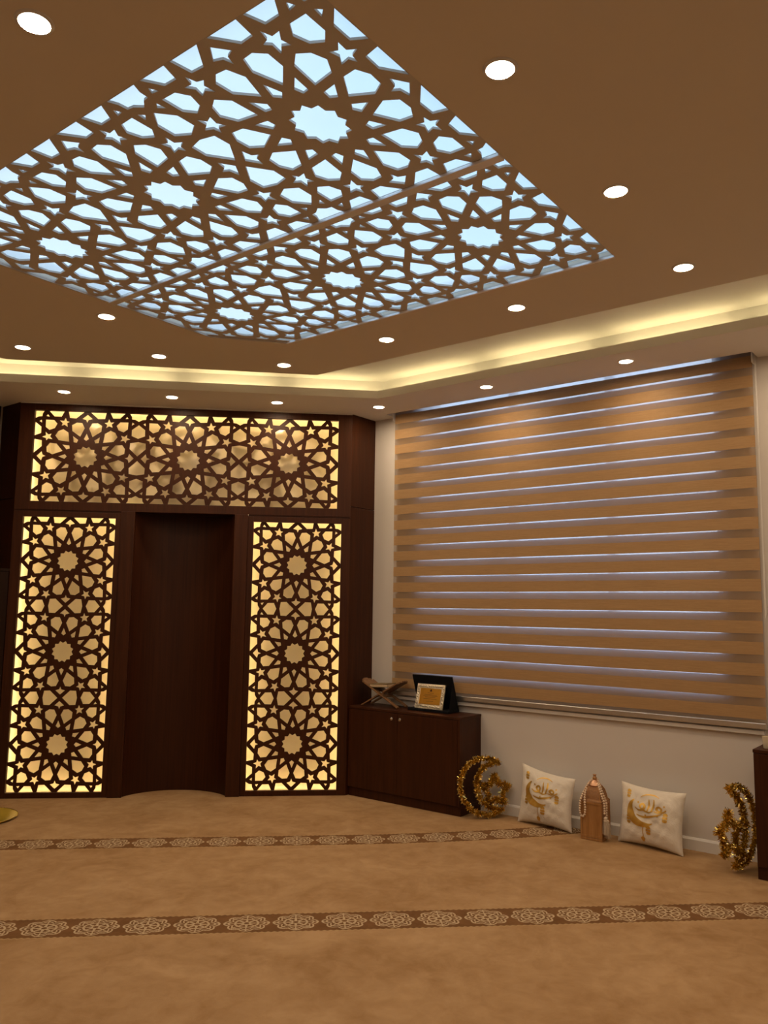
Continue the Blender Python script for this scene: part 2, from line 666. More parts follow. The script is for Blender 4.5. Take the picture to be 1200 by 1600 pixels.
def lattice_loops(cx0, cy0, tw, thh, nx, ny, halfplanes, border):
    """holes of nx*ny tiles whose lower left corner is cx0,cy0; border = outer outline"""
    seen, holes = set(), []
    for i in range(nx):
        for j in range(ny):
            ox, oy = cx0 + (i + 0.5) * tw, cy0 + (j + 0.5) * thh
            for p in TILE:
                q = [(ox + x * tw, oy + y * thh) for x, y in p]
                c = (round(sum(a for a, _ in q) / len(q) / tw, 2), round(sum(b for _, b in q) / len(q) / thh, 2))
                key = (round(c[0] * 50), round(c[1] * 50))
                if key in seen:
                    continue
                seen.add(key)
                for n, d in halfplanes:
                    q = clip(q, n, d)
                    if len(q) < 3:
                        break
                if len(q) >= 3 and area(q) > 1e-5 * 2:
                    holes.append(q)
    return [border] + holes


# ------------------------------------------------------------------ the room shell
XW, YL, ZS, ZU = 5.835, 7.1, 3.35, 3.54      # window wall, side wall, soffit height, recess height
X0, Y0 = -2.6, -2.6

fl = MB().box(X0, XW + 0.3, Y0, YL + 0.3, -0.1, 0).build('floor', CARPET)
tag(fl, 'tan wall-to-wall carpet with brown medallion border stripes', kind='structure')

# window wall with its opening
WY0, WY1, WZ0, WZ1 = 1.60, 4.14, 1.00, 3.50
w = MB()
w.box(XW, XW + 0.3, Y0, WY0, 0, 3.7)
w.box(XW, XW + 0.3, WY1, YL + 0.3, 0, 3.7)
w.box(XW, XW + 0.3, WY0, WY1, 0, WZ0)
w.box(XW, XW + 0.3, WY0, WY1, WZ1, 3.7)
wall_r = tag(w.build('wall_right', WALLP), 'pale plastered wall with the wide window', kind='structure')
wl = tag(MB().box(X0, XW, YL, YL + 0.3, 0, 3.7).build('wall_left', WALLP), 'pale wall beyond the wooden prayer niche', kind='structure')
MB().box(2.2, 3.475, YL - 0.02, YL, 1.9, ZS).build('wall_panel', ESPR, wl)
tag(MB().box(X0 - 0.3, X0, Y0, YL + 0.3, 0, 3.7).build('wall_back', WALLP), 'pale wall behind the viewer', kind='structure')
tag(MB().box(X0, XW + 0.3, Y0 - 0.3, Y0, 0, 3.7).build('wall_near', WALLP), 'pale wall opposite the niche', kind='structure')
bb = MB()
bb.box(XW - 0.014, XW, Y0, 3.52, 0, 0.068)
bb.hull8([(XW - 0.014, Y0, 0.068), (XW, Y0, 0.068), (XW, 3.52, 0.068), (XW - 0.014, 3.52, 0.068)],
         [(XW - 0.005, Y0, 0.082), (XW, Y0, 0.082), (XW, 3.52, 0.082), (XW - 0.005, 3.52, 0.082)])
tag(bb.build('baseboard_right', TRIMP), 'low white baseboard under the window', kind='structure')

# ceiling: upper slab, dropped centre panel, perimeter soffit with a lit trough
SK = (1.475, 3.722, 1.475, 4.072)
CHA, CHB = (3.722, 3.745), (3.335, 4.072)
sky_open = [(SK[0], SK[2]), (SK[1], SK[2]), CHA, CHB, (SK[0], SK[3])]
cen = Vector((2.6, 2.77))
roof_open = [tuple(cen + (Vector(p) - cen) * 1.22) for p in sky_open]
curb_out = [tuple(cen + (Vector(p) - cen) * 1.24) for p in sky_open]
ceil = link('ceiling', plate('ceiling', [rect(X0, XW + 0.3, Y0, YL + 0.3), roof_open], 0.05, PAINT))
ceil.location.z = ZU
tag(ceil, 'white plaster ceiling with dropped centre and lit cove', kind='structure')
MAIN = [(X0, Y0), (4.39, Y0), (4.39, 4.095), (2.79, 5.66), (X0, 5.66)]
o = link('dropped_panel', plate('dropped_panel', [MAIN, sky_open], 0.10, BEIGEP), ceil)
o.location.z = ZS - ZU
o = link('skylight_curb', plate('skylight_curb', [curb_out, roof_open], ZU - ZS - 0.10, PAINT), ceil)
o.location.z = ZS - ZU + 0.10
LIP = [(5.2, Y0), (5.2, 4.145), (2.87, 6.465), (X0, 6.465)]


def offset_path(path, d):
    """offset an open path to its right-hand side by d"""
    segs = []
    for a, b in zip(path[:-1], path[1:]):
        t_ = Vector((b[0] - a[0], b[1] - a[1])).normalized()
        n_ = Vector((t_.y, -t_.x))
        segs.append((Vector(a) + n_ * d, Vector(b) + n_ * d))
    out = [segs[0][0]]
    for (a, b), (c, e) in zip(segs[:-1], segs[1:]):
        r_, s_ = b - a, e - c
        k = ((c - a).x * s_.y - (c - a).y * s_.x) / (r_.x * s_.y - r_.y * s_.x)
        out.append(a + r_ * k)
    out.append(segs[-1][1])
    return [(p.x, p.y) for p in out]


POCK = (5.680, XW, 1.316, 4.43)
outer = [(X0, YL), (XW, YL), (XW, POCK[3]), (POCK[0], POCK[3]), (POCK[0], POCK[2]), (XW, POCK[2]), (XW, Y0)]
o = link('soffit', plate('soffit', [LIP + outer], 0.012, PAINT), ceil)
o.location.z = ZS - ZU
lp2 = offset_path(LIP, 0.014)
o = link('cove_lip', plate('cove_lip', [LIP + lp2[::-1]], 0.054, PAINT), ceil)
o.location.z = ZS - ZU + 0.012
bw = offset_path(LIP, 0.15)
bw2 = offset_path(LIP, 0.165)
o = link('cove_back', plate('cove_back', [bw + bw2[::-1]], ZU - ZS - 0.012, PAINT), ceil)
o.location.z = ZS - ZU + 0.012
MB().box(POCK[0] - 0.012, POCK[0], POCK[2], POCK[3], ZS + 0.012, 3.52).build('pocket_side', PAINT, ceil).location.z = -ZU
MB().box(POCK[0], XW, POCK[2] - 0.012, POCK[2], ZS + 0.012, 3.52).box(POCK[0], XW, POCK[3], POCK[3] + 0.012, ZS + 0.012, 3.52).build('pocket_end', PAINT, ceil).location.z = -ZU


def seg_strip(a, b, z0, z1, wd):
    a, b = Vector(a), Vector(b)
    t_ = (b - a).normalized()
    n_ = Vector((-t_.y, t_.x)) * wd / 2
    q = [a - n_, b - n_, b + n_, a + n_]
    return MB().prism([(p.x, p.y) for p in q], z0, z1)


led = offset_path(LIP, 0.098)
for a, b in zip(led[:-1], led[1:]):
    a, b = Vector(a), Vector(b)
    L = (b - a).length
    n = max(1, int(round(L / 0.92)))
    for i in range(n):
        p = a + (b - a) * ((i + 0.07) / n)
        q = a + (b - a) * ((i + 0.86) / n)
        if min(p.x, q.x) < 0.2 or min(p.y, q.y) < -0.8:
            continue
        seg_strip(p, q, ZS - ZU + 0.046, ZS - ZU + 0.058, 0.014).build('led_strip', COVE, ceil)
        MB().prism([(v_.x, v_.y) for v_ in (p, p + (q - p).normalized() * 0.03, p + (q - p).normalized() * 0.03 + Vector((0.004, 0.004)), p + Vector((0.004, 0.004)))], ZS - ZU + 0.012, ZS - ZU + 0.046).build('led_bracket', TRIMP, ceil)

# ------------------------------------------------------------------ skylight
sky = thing('skylight', 'large ceiling skylight screened by two star lattice panels', 'skylight', (2.6, 2.77, ZS))


def loc(me, x, y, z):
    me.transform(Matrix.Translation((x, y, z)))
    return me


TW, TH = 1.113, 0.8635
XM = 2.598
c_n = Vector((CHB[1] - CHA[1], CHA[0] - CHB[0])).normalized()
c_d = c_n.x * CHA[0] + c_n.y * CHA[1] - 0.035
for k, x0 in enumerate((SK[0] + 0.004, XM + 0.006)):
    hp = [((-1, 0), -(x0 + 0.004)), ((1, 0), x0 + TW - 0.004), ((0, -1), -(SK[2] + 0.008)), ((0, 1), SK[3] - 0.012), ((c_n.x, c_n.y), c_d)]
    border = rect(x0 - 0.002, x0 + TW + 0.002, SK[2] + 0.001, SK[3] - 0.001)
    border = clip(border, (c_n.x, c_n.y), c_d + 0.033)
    loops = lattice_loops(x0, SK[2] + 0.003, TW, TH, 1, 3, hp, border)
    me = loc(plate('lattice_panel', loops, 0.010, SKYL), -2.6, -2.77, 0.004)
    lpn = link('lattice_panel', me, sky)
MB().box(XM - 0.022 - 2.6, XM + 0.022 - 2.6, SK[2] - 2.77, SK[3] - 2.77, -0.012, 0.003).build('divider_bar', BARM, sky, bevel=0.003)
e = MB()
e.box(SK[1] - 0.014 - 2.6, SK[1] - 2.6, SK[2] - 2.77, CHA[1] - 2.77, -0.008, 0.003)
e.build('edge_trim', BARM, sky)
e = seg_strip((CHA[0] - 0.008 - 2.6, CHA[1] - 2.77), (CHB[0] - 0.0 - 2.6, CHB[1] - 0.008 - 2.77), -0.006, 0.003, 0.014)
e.build('edge_trim', SKYL, sky)
MB().box(SK[0] - 2.6, CHB[0] - 2.6, SK[3] - 0.012 - 2.77, SK[3] - 2.77, -0.006, 0.003).build('edge_trim', SKYL, sky)
MB().prism([(p[0] - 2.6, p[1] - 2.77) for p in sky_open], 0.034, 0.040).build('frosted_sheet', FROST, sky)

# ------------------------------------------------------------------ window and blind
win = MB()
FX0, FX1 = XW + 0.11, XW + 0.17
win.box(FX0, FX1, WY0, WY0 + 0.05, WZ0, WZ1).box(FX0, FX1, WY1 - 0.05, WY1, WZ0, WZ1)
win.box(FX0, FX1, WY0, WY1, WZ0, WZ0 + 0.06).box(FX0, FX1, WY0, WY1, WZ1 - 0.05, WZ1)
wf = tag(win.build('window_1', FRAMEW), 'wide white framed window behind the striped blind', kind='structure')
for y in (2.434, 3.288):
    MB().box(FX0, FX1, y - 0.03, y + 0.03, WZ0 + 0.06, WZ1 - 0.05).build('mullion', FRAMEW, wf)
MB().box(FX0, FX1, WY0 + 0.05, WY1 - 0.05, 2.47, 2.53).build('transom', FRAMEW, wf)
ys = (WY0 + 0.05, 2.404, 2.464, 3.258, 3.318, WY1 - 0.05)
for a, b in ((0, 1), (2, 3), (4, 5)):
    for z0, z1 in ((WZ0 + 0.06, 2.47), (2.53, WZ1 - 0.05)):
        MB().box(FX0 + 0.028, FX0 + 0.032, ys[a], ys[b], z0, z1).build('pane', GLASS, wf)
sl = MB().box(XW - 0.035, XW, 1.36, 4.46, 0.812, 0.840)
tag(sl.build('trim_1', TRIMP, bevel=0.004), 'pale window ledge below the striped blind', kind='structure')

BX, BX2 = 5.785, 5.815
BY0, BY1 = 1.342, 4.405
bl = thing('zebra_blind', 'wide tan and sheer striped roller blind covering the window', 'blind', (BX, (BY0 + BY1) / 2, 0.86))
by = (BY1 - BY0) / 2
PITCH_B, OPQ = 0.1389, 0.082


def cloth(x, y0, y1, z0, z1, n=24, amp=0.0, seed=0):
    rnd = random.Random(seed)
    ph = [rnd.uniform(0, 6.28) for _ in range(4)]
    m = MB()
    vs_ = []
    for i in range(n + 1):
        y = y0 + (y1 - y0) * i / n
        s = amp * (sin(1.3 * y * 2 + ph[0]) + 0.6 * sin(3.1 * y + ph[1]))
        s2 = amp * (sin(1.1 * y * 2 + ph[2]) + 0.6 * sin(2.7 * y + ph[3]))
        vs_ += [(x, y, z0 + s), (x, y, z1 + s2), (x + 0.0012, y, z0 + s), (x + 0.0012, y, z1 + s2)]
    fs = []
    for i in range(n):
        a, b = 4 * i, 4 * i + 4
        fs += [(a, b, b + 1, a + 1), (a + 2, a + 3, b + 3, b + 2), (a, a + 2, b + 2, b), (a + 1, b + 1, b + 3, a + 3)]
    return m.add(vs_, fs)


ZB = 0.86
for k in range(18):
    zl = 3.275 - PITCH_B * k
    z0, z1 = zl, zl + OPQ
    if z1 < 0.90:
        continue
    z0 = max(z0, 0.888)
    cloth(0, -by, by, z0 - ZB, z1 - ZB, 24, 0.0016 if k in (1, 2, 3) else 0.0006, k).build('band', BANDM, bl)
    # back layer hangs in the gaps of the front one
    zt = zl - 0.0055
    zb = zt - OPQ
    if zt > 0.93:
        cloth(BX2 - BX, -by + 0.012, by - 0.012, max(zb, 0.888) - ZB, zt - ZB, 24, 0.0005, 50 + k).build('back_band', BANDM, bl)
cloth(0.0006, -by, by, 0.888 - ZB, 3.47 - ZB, 2).build('sheer_fabric', SHEER, bl)
cloth(BX2 - BX + 0.0006, -by + 0.012, by - 0.012, 0.888 - ZB, 3.47 - ZB, 2).build('sheer_fabric', SHEER, bl)
MB().box(-0.010, 0.036, -by, by, 0.852 - ZB, 0.890 - ZB).build('bottom_rail', ALU, bl, bevel=0.004)
t_ = MB().tube([(0.015, -by, 3.455 - ZB), (0.015, by, 3.455 - ZB)], 0.022, 12)
t_.build('roller_tube', ALU, bl, smooth=40)
for s in (-1, 1):
    MB().box(-0.03, 0.045, s * by + (0.002 if s > 0 else -0.010), s * by + (0.010 if s > 0 else -0.002), 3.30 - ZB, 3.51 - ZB).build('end_bracket', WHITEPL, bl, bevel=0.002)
ch = MB().tube([(-0.01, -by - 0.02, 3.43 - ZB), (-0.01, -by - 0.022, 1.6 - ZB), (0.0, -by - 0.018, 1.57 - ZB), (0.012, -by - 0.022, 1.6 - ZB), (0.012, -by - 0.02, 3.43 - ZB)], 0.0022, 6)
ch.build('pull_chain', WHITEPL, bl)

# ------------------------------------------------------------------ downlights


def downlight_proto():
    root = bpy.data.objects.new('downlight', None)
    COL.objects.link(root)
    root.empty_display_size = 0.05
    m = MB()
    prof = [(0.045, -0.001), (0.047, -0.0055), (0.056, -0.004), (0.058, 0.0)]
    m.lathe(prof, 28, cap=False)
    m.build('trim_ring', WHITEPL, root, smooth=60, fix=True)
    MB().lathe([(0.0465, -0.0022), (0.0465, -0.0012)], 28).build('lens', LENS, root)
    ld = bpy.data.lights.new('lamp', 'AREA')
    ld.shape = 'DISK'
    ld.size = 0.09
    ld.energy = DOWNLIGHT_W
    ld.color = LAMP_COL
    lo = link('lamp', ld, root)
    lo.location = (0, 0, -0.004)
    return root


DL = [
    # over the niche and the window, in the low soffit
    (3.523, 6.135, 'small round ceiling light in the soffit, leftmost over the niche'),
    (4.155, 5.534, 'small round ceiling light in the soffit, second from left over the niche'),
    (4.796, 4.932, 'small round ceiling light in the soffit above the right lattice column'),
    (5.42, 4.309, 'small round ceiling light in the soffit at the corner beside the blind'),
    (5.401, 3.212, 'small round ceiling light in the soffit before the blind, left of two'),
    (5.393, 2.075, 'small round ceiling light in the soffit before the blind, right of two'),
    # round the skylight, in the dropped ceiling
    (1.12, 2.245, 'round ceiling light in the upper left corner, left of the skylight'),
    (2.15, 1.225, 'large-looking round ceiling light right of the skylight, nearest of the right row'),
    (3.115, 1.225, 'round ceiling light right of the skylight, middle of the right row'),
    (4.045, 1.245, 'round ceiling light beyond the skylight\'s rightmost corner'),
    (4.04, 2.20, 'round ceiling light between the skylight and window cove, right of two'),
    (4.045, 3.16, 'round ceiling light between the skylight and window cove, left of two'),
    (4.055, 4.11, 'round ceiling light beside the cove corner, just past the skylight\'s cut corner'),
    (3.39, 4.685, 'round ceiling light before the cove, above the middle of the niche'),
    (2.71, 4.29, 'round ceiling light beside the far left edge of the skylight'),
    (2.715, 5.29, 'round ceiling light before the cove at the left edge of the picture'),
]
HID = [(1.12, 3.3), (1.12, 4.29), (1.12, 5.29), (1.12, 1.225), (0.1, 1.225), (0.1, 2.6), (0.1, 4.2), (2.15, 0.0), (3.3, 0.0), (4.3, 0.0), (1.0, -1.0), (3.0, -1.2), (4.6, -1.2), (5.39, 0.95), (5.39, -0.2), (-0.9, 0.2)]  # unseen downlights, added only to light the rest of the room
proto = downlight_proto()
for i, (x, y, lab) in enumerate(DL):
    o = proto if i == 0 else copy_tree(proto)
    o.location = (x, y, ZS)
    tag(o, lab, 'ceiling light', 'round ceiling downlights')
for i, (x, y) in enumerate(HID):
    o = copy_tree(proto)
    o.location = (x, y, ZS)
    tag(o, 'unseen round ceiling light added to light the rest of the room', 'ceiling light', 'unseen downlights added for the room light')

# ------------------------------------------------------------------ prayer niche screen
nb = MD * (-1.0175) + MN * (-7.2)
niche = thing('prayer_niche', 'dark wooden prayer niche wall with backlit star lattices and tall recess', 'prayer niche', (nb.x, nb.y, 0), atan2(MD.y, MD.x))
HWN = 1.4475


def frame4(m, x0, x1, z0, z1, ox0, ox1, oz0, oz1, y0, y1):
    """board outline x0..x1,z0..z1 round an opening; y is depth"""
    m.box(x0, ox0, y0, y1, z0, z1)
    m.box(ox1, x1, y0, y1, z0, z1)
    m.box(ox0, ox1, y0, y1, z0, oz0)
    m.box(ox0, ox1, y0, y1, oz1, z1)
    return m


def lattice_bay(fx0, fx1, fz0, fz1, ox0, ox1, oz0, oz1, tx, tz, nx, ny, cx, cz, vis):
    """one framed, backlit lattice panel"""
    fr = MB()
    frame4(fr, fx0, fx1, fz0, fz1, ox0, ox1, oz0, oz1, -0.006, 0.016)
    f_ = fr.build('panel_frame', WOOD, niche, bevel=0.002)
    hp = [((-1, 0), -ox0), ((1, 0), ox1), ((0, -1), -oz0), ((0, 1), oz1)]
    loops = lattice_loops(cx, cz, tx, tz, nx, ny, hp, rect(ox0 - 0.02, ox1 + 0.02, oz0 - 0.02, oz1 + 0.02))
    me = plate('lattice_panel', loops, 0.012, WOODL)
    me.transform(Matrix(((1, 0, 0, 0), (0, 0, -1, 0.029), (0, 1, 0, 0), (0, 0, 0, 1))))
    pn = link('lattice_panel', me, niche)
    D0, D1 = 0.030, 0.165
    g = 0.075
    MB().box(ox0 - g, ox1 + g, D1, D1 + 0.01, oz0 - min(g, oz0 - 0.004), oz1 + g).build('backing_sheet', BACK, pn)
    bz0 = oz0 - min(g, oz0 - 0.004)
    bx = MB()
    bx.box(ox0 - g - 0.008, ox0 - g, D0, D1, bz0, oz1 + g).box(ox1 + g, ox1 + g + 0.008, D0, D1, bz0, oz1 + g)
    bx.box(ox0 - g, ox1 + g, D0, D1, oz1 + g, oz1 + g + 0.008)
    bx.build('light_box', TRIMP, pn)
    le = MB()
    tk = 0.014 if vis == 'top' else 0.008
    yl0, yl1 = 0.044, 0.054
    le.box(ox0 - g + 0.004, ox0 - g + 0.012, yl0, yl1, oz0, oz1).box(ox1 + g - 0.012, ox1 + g - 0.004, yl0, yl1, oz0, oz1)
    le.box(ox0, ox1, yl0, yl1, oz1 + g - 0.004 - tk, oz1 + g - 0.004)
    le.box(ox0, ox1, yl0, yl1, bz0 + 0.004, bz0 + 0.004 + tk)
    le.build('led_strip', LEDM, pn)
    return pn


# top lattice and the two columns
lattice_bay(-HWN, HWN, 2.405, ZS - 0.002, -1.325, 1.325, 2.480, 3.280, 0.8855, 0.812, 3, 1, -1.325 - 0.003, 2.474, 'top')
for s in (-1, 1):
    x0, x1 = (0.594, 1.367)
    fx = (0.545, HWN)
    if s < 0:
        x0, x1 = -x1, -x0
        fx = (-fx[1], -fx[0])
    lattice_bay(fx[0], fx[1], 0.0, 2.392, x0, x1, 0.044, 2.345, 0.773, 0.7705, 1, 3, x0, 0.043, 'col')
    # pilaster beside the recess
    px = (0.427, 0.545) if s > 0 else (-0.545, -0.427)
    MB().box(px[0], px[1], -0.022, 0.028, 0.0, 2.405).build('pilaster', WOOD, niche, bevel=0.003)
    # side return running back to the room walls
for x0, x1 in ((-HWN, -0.546), (0.546, HWN)):
    MB().box(x0, x1, 0.0, 0.016, 2.392, 2.405).build('shadow_gap', WOODN, niche)
# recess: shallow curved wall
Rn = 0.49
Dn = 0.25
m = MB()
N = 36
half = math.asin(0.427 / Rn)
vs_ = []
for i in range(N + 1):
    a = -half + 2 * half * i / N
    vs_ += [(Rn * sin(a), 0.02 + Dn - Rn + Rn * cos(a), 0.0), (Rn * sin(a), 0.02 + Dn - Rn + Rn * cos(a), 2.43)]
    vs_ += [((Rn + .012) * sin(a), 0.02 + Dn - Rn + (Rn + .012) * cos(a), 0.0), ((Rn + .012) * sin(a), 0.02 + Dn - Rn + (Rn + .012) * cos(a), 2.43)]
fs = []
for i in range(N):
    a, b = 4 * i, 4 * i + 4
    fs += [(a, b, b + 1, a + 1), (a + 2, a + 3, b + 3, b + 2), (a + 1, b + 1, b + 3, a + 3), (a, a + 2, b + 2, b)]
m.add(vs_, fs).build('recess_wall', WOODN, niche, smooth=40)
MB().box(-0.44, 0.44, 0.016, 0.32, 2.405, 2.425).build('recess_top', WOODN, niche)
# returns in room axes, put into the niche's own frame
inv = Matrix.Rotation(-atan2(MD.y, MD.x), 4, 'Z') @ Matrix.Translation((-nb.x, -nb.y, 0))


def niche_poly(pts, z0, z1, name, mat):
    q = [inv @ Vector((p[0], p[1], 0)) for p in pts]
    return MB().prism([(p.x, p.y) for p in q], z0, z1).build(name, mat, niche, bevel=0.002)


er = nb + MD * HWN
el = nb - MD * HWN
for z0, z1 in ((0.0, 2.50), (2.504, ZS - 0.002)):
    niche_poly([(er.x - 0.002, er.y), (XW - 0.002, er.y), (XW - 0.002, er.y + 0.018), (er.x + 0.016, er.y + 0.018)], z0, z1, 'side_return', WOOD)
    niche_poly([(el.x, el.y - 0.002), (el.x + 0.018, el.y + 0.016), (el.x + 0.018, YL - 0.022), (el.x, YL - 0.022)], z0, z1, 'side_return', WOOD)
niche_poly([tuple((el + MN * 0.010 - MD * 0.004)[:2]), tuple((er + MN * 0.010 + MD * 0.004)[:2]), tuple((er + MN * 0.0)[:2]), tuple((el + MN * 0.0)[:2])], ZS - 0.012, ZS - 0.001, 'top_bead', TRIMP)

# ------------------------------------------------------------------ cabinets


def cabinet(name, label, x0, x1, y0, y1, h, knobs, door_split, front='x', group=None):
    """long low unit: front face at x0 (towards the room), y0..y1 along the wall"""
    root = thing(name, label, 'cabinet', ((x0 + x1) / 2, (y0 + y1) / 2, 0), 0, group)
    cx, cy = (x0 + x1) / 2, (y0 + y1) / 2
    a, b, c, d = x0 - cx, x1 - cx, y0 - cy, y1 - cy
    MB().box(a + 0.018, b, c + 0.0, d, 0.0, 0.075).build('plinth', WOOD, root, bevel=0.002)
    MB().box(a + 0.020, b, c, d, 0.075, h - 0.02).build('body', WOOD, root, bevel=0.002)
    MB().box(a - 0.002, b, c - 0.004, d, h - 0.02, h).build('top_board', WOOD, root, bevel=0.002)
    MB().box(a, a + 0.0195, c, c + 0.018, 0.075, h - 0.02).build('edge_panel', WOOD, root, bevel=0.0015)
    ed = [d - 0.002] + [v - cy for v in door_split] + [c + 0.019]
    for i in range(len(ed) - 1):
        dr = MB().box(a, a + 0.0185, ed[i + 1] + 0.0012, ed[i] - 0.0012, 0.078, h - 0.023).build('door', WOOD, root, bevel=0.0015)
        if i < len(knobs):
            ky, kz = knobs[i]
            kb = MB().lathe([(0.006, 0.0), (0.006, 0.012), (0.0125, 0.016), (0.0145, 0.022), (0.012, 0.027), (0.004, 0.029)], 16)
            k_ = kb.build('knob', CHROME, dr, smooth=50)
            k_.matrix_local = Matrix.Translation((a, ky - cy, kz)) @ Matrix.Rotation(-pi / 2, 4, 'Y')
    return root


cabinet('low_cabinet', 'low dark wooden cabinet with two knobs beside the niche', 5.510, XW - 0.002, 3.525, 4.668, 0.755, [(4.181, 0.689), (4.095, 0.689)], [4.138])
cabinet('low_cabinet', 'dark wooden cabinet cut off by the right picture edge', 5.448, XW - 0.016, 0.25, 1.352, 0.770, [(0.84, 0.70), (0.76, 0.70)], [0.80])
# tall unit at the left end of the niche
tc_ = thing('tall_cabinet', 'tall dark cabinet at the left picture edge beside the niche', 'cabinet', (2.94, 6.93, 0))
MB().box(-0.5, 0.545, -0.13, 0.168, 0.0, 0.08).build('plinth', ESPR, tc_, bevel=0.002)
MB().box(-0.5, 0.545, -0.15, 0.168, 0.08, 1.87).build('body', ESPR, tc_, bevel=0.002)
MB().box(-0.505, 0.548, -0.172, 0.168, 1.87, 1.893).build('top_board', ESPR, tc_, bevel=0.002)
for x0, x1 in ((-0.498, 0.021), (0.024, 0.543)):
    dr = MB().box(x0, x1, -0.169, -0.1505, 0.083, 1.867).build('door', ESPR, tc_, bevel=0.0015)
    MB().sphere((0.0 if x0 < 0 else 0.046, -0.182, 1.0), 0.012).build('knob', CHROME, dr, smooth=60)

# ------------------------------------------------------------------ folding book stand and book
st = thing('book_stand', 'folding wooden crossed-leg book stand on the low cabinet', 'book stand', (5.680, 4.405, 0.756), radians(3))
ST_H, ST_W = 0.215, 0.17


def stand_board(sgn):
    """one board of the X: goes from a foot at y=-sgn*.17 to a top at y=+sgn*.17"""
    m = MB()
    th_ = 0.012
    y0, z0, y1, z1 = -sgn * 0.187, 0.0, sgn * 0.213, 0.222
    d = Vector((0, y1 - y0, z1 - z0)).normalized()
    n = Vector((0, -d.z, d.y)) * (th_ / 2)

    def P(x, k, s):
        q = Vector((x, y0 + (y1 - y0) * k, z0 + (z1 - z0) * k)) + n * s + Vector((0, 0, 0.006))
        return tuple(q)

    def slab(x0, x1, k0, k1, k0b=None):
        m.hull8([P(x0, k0, -1), P(x1, k0, -1), P(x1, k0, 1), P(x0, k0, 1)], [P(x0, k1, -1), P(x1, k1, -1), P(x1, k1, 1), P(x0, k1, 1)])
    # two feet, the interlocking middle fingers and the shaped upper leaf
    slab(-0.085, -0.050, 0.0, 0.40)
    slab(0.050, 0.085, 0.0, 0.40)
    slab(-0.085, 0.085, 0.36, 0.46)
    fing = [(-0.085, -0.045), (0.0, 0.045)] if sgn > 0 else [(-0.043, -0.002), (0.047, 0.085)]
    for a, b in fing:
        slab(a, b, 0.46, 0.56)
    slab(-0.085, 0.085, 0.56, 0.92)
    slab(-0.060, 0.060, 0.92, 0.97)
    slab(-0.030, 0.030, 0.97, 1.0)
    return m


for s in (-1, 1):
    stand_board(s).build('leaf', STANDM, st, bevel=0.002)
bk = thing('book', 'closed olive book lying on the wooden book stand', 'book', (5.672, 4.418, 0.922), radians(3))
bk.rotation_euler = (radians(-3), 0, radians(3))
MB().box(-0.068, 0.068, -0.092, 0.092, 0.004, 0.026).build('pages', PAGE, bk, bevel=0.002)
MB().box(-0.072, 0.072, -0.096, 0.096, 0.0, 0.0045).box(-0.072, 0.072, -0.096, 0.096, 0.0255, 0.030).box(-0.072, 0.072, 0.0925, 0.097, 0.0, 0.030).build('cover', COVER, bk, bevel=0.0015)
fm = MB()
frame4(fm, -0.058, 0.058, -0.080, 0.080, -0.054, 0.054, -0.076, 0.076, 0.0, 0.0006)
g_ = fm.mesh('gilt_border', GOLD)
g_.transform(Matrix(((1, 0, 0, 0), (0, 0, 1, 0), (0, 1, 0, 0.0299), (0, 0, 0, 1))) @ Matrix(((1, 0, 0, 0), (0, 1, 0, 0), (0, 0, 1, 0), (0, 0, 0, 1))))
g_.transform(Matrix.Identity(4))
link('gilt_border', g_, bk)

# ------------------------------------------------------------------ award in its case
cs = thing('presentation_case', 'open black velvet presentation case on the low cabinet', 'case', (5.71, 3.91, 0.756))
MB().box(-0.085, 0.088, -0.200, 0.205, 0.0, 0.022).build('base_tray', BLACKV, cs, bevel=0.003)
lid = MB()
lid.hull8([(0.062, -0.200, 0.022), (0.080, -0.200, 0.022), (0.080, 0.200, 0.022), (0.062, 0.200, 0.022)],
          [(-0.030, -0.200, 0.290), (-0.016, -0.200, 0.294), (-0.016, 0.200, 0.294), (-0.030, 0.200, 0.290)])
lid.build('lid', BLACKV, cs, bevel=0.002)
sd = MB().add([(0.066, -0.198, 0.02), (-0.060, -0.198, 0.02), (-0.012, -0.198, 0.240), (0.066, -0.194, 0.02), (-0.060, -0.194, 0.02), (-0.012, -0.194, 0.240)],
              [(0, 1, 2), (3, 5, 4), (0, 3, 4, 1), (1, 4, 5, 2), (2, 5, 3, 0)])
sd.build('side_gusset', BLACKV, cs)

pl = thing('award_plaque', 'gold award plate in an ornate silver frame inside black case', 'plaque', (5.644, 3.914, 0.779))
tilt = atan2(0.050, 0.195)
pl.rotation_euler = (0, tilt, 0)
PWd, PHt = 0.140, 0.202
orn = MB()
frame4(orn, -PWd, PWd, 0.0, PHt, -PWd + 0.034, PWd - 0.034, 0.034, PHt - 0.034, 0.0, 0.012)
me = orn.mesh('silver_frame', SILVER)
me.transform(Matrix(((0, 1, 0, -0.006), (-1, 0, 0, 0), (0, 0, 1, 0), (0, 0, 0, 1))))
sf = link('silver_frame', me, pl)
rb = random.Random(3)
em = MB()
for i in range(64):
    k = i / 64 * 4
    sd, q = int(k), k - int(k)
    a, b = [(-PWd + 0.017 + q * (2 * PWd - 0.034), 0.017), (PWd - 0.017, 0.017 + q * (PHt - 0.034)), (PWd - 0.017 - q * (2 * PWd - 0.034), PHt - 0.017), (-PWd + 0.017, PHt - 0.017 - q * (PHt - 0.034))][sd]
    em.sphere((-0.006, -(a + rb.uniform(-.006, .006)), b + rb.uniform(-.006, .006)), rb.uniform(0.006, 0.0105), 7, 4)
em.build('scroll_relief', SILVER, sf, smooth=60)
MB().box(-0.001, 0.004, -PWd + 0.03, PWd - 0.03, 0.03, PHt - 0.03).build('gold_plate', BRASSP, pl)
pr = MB()
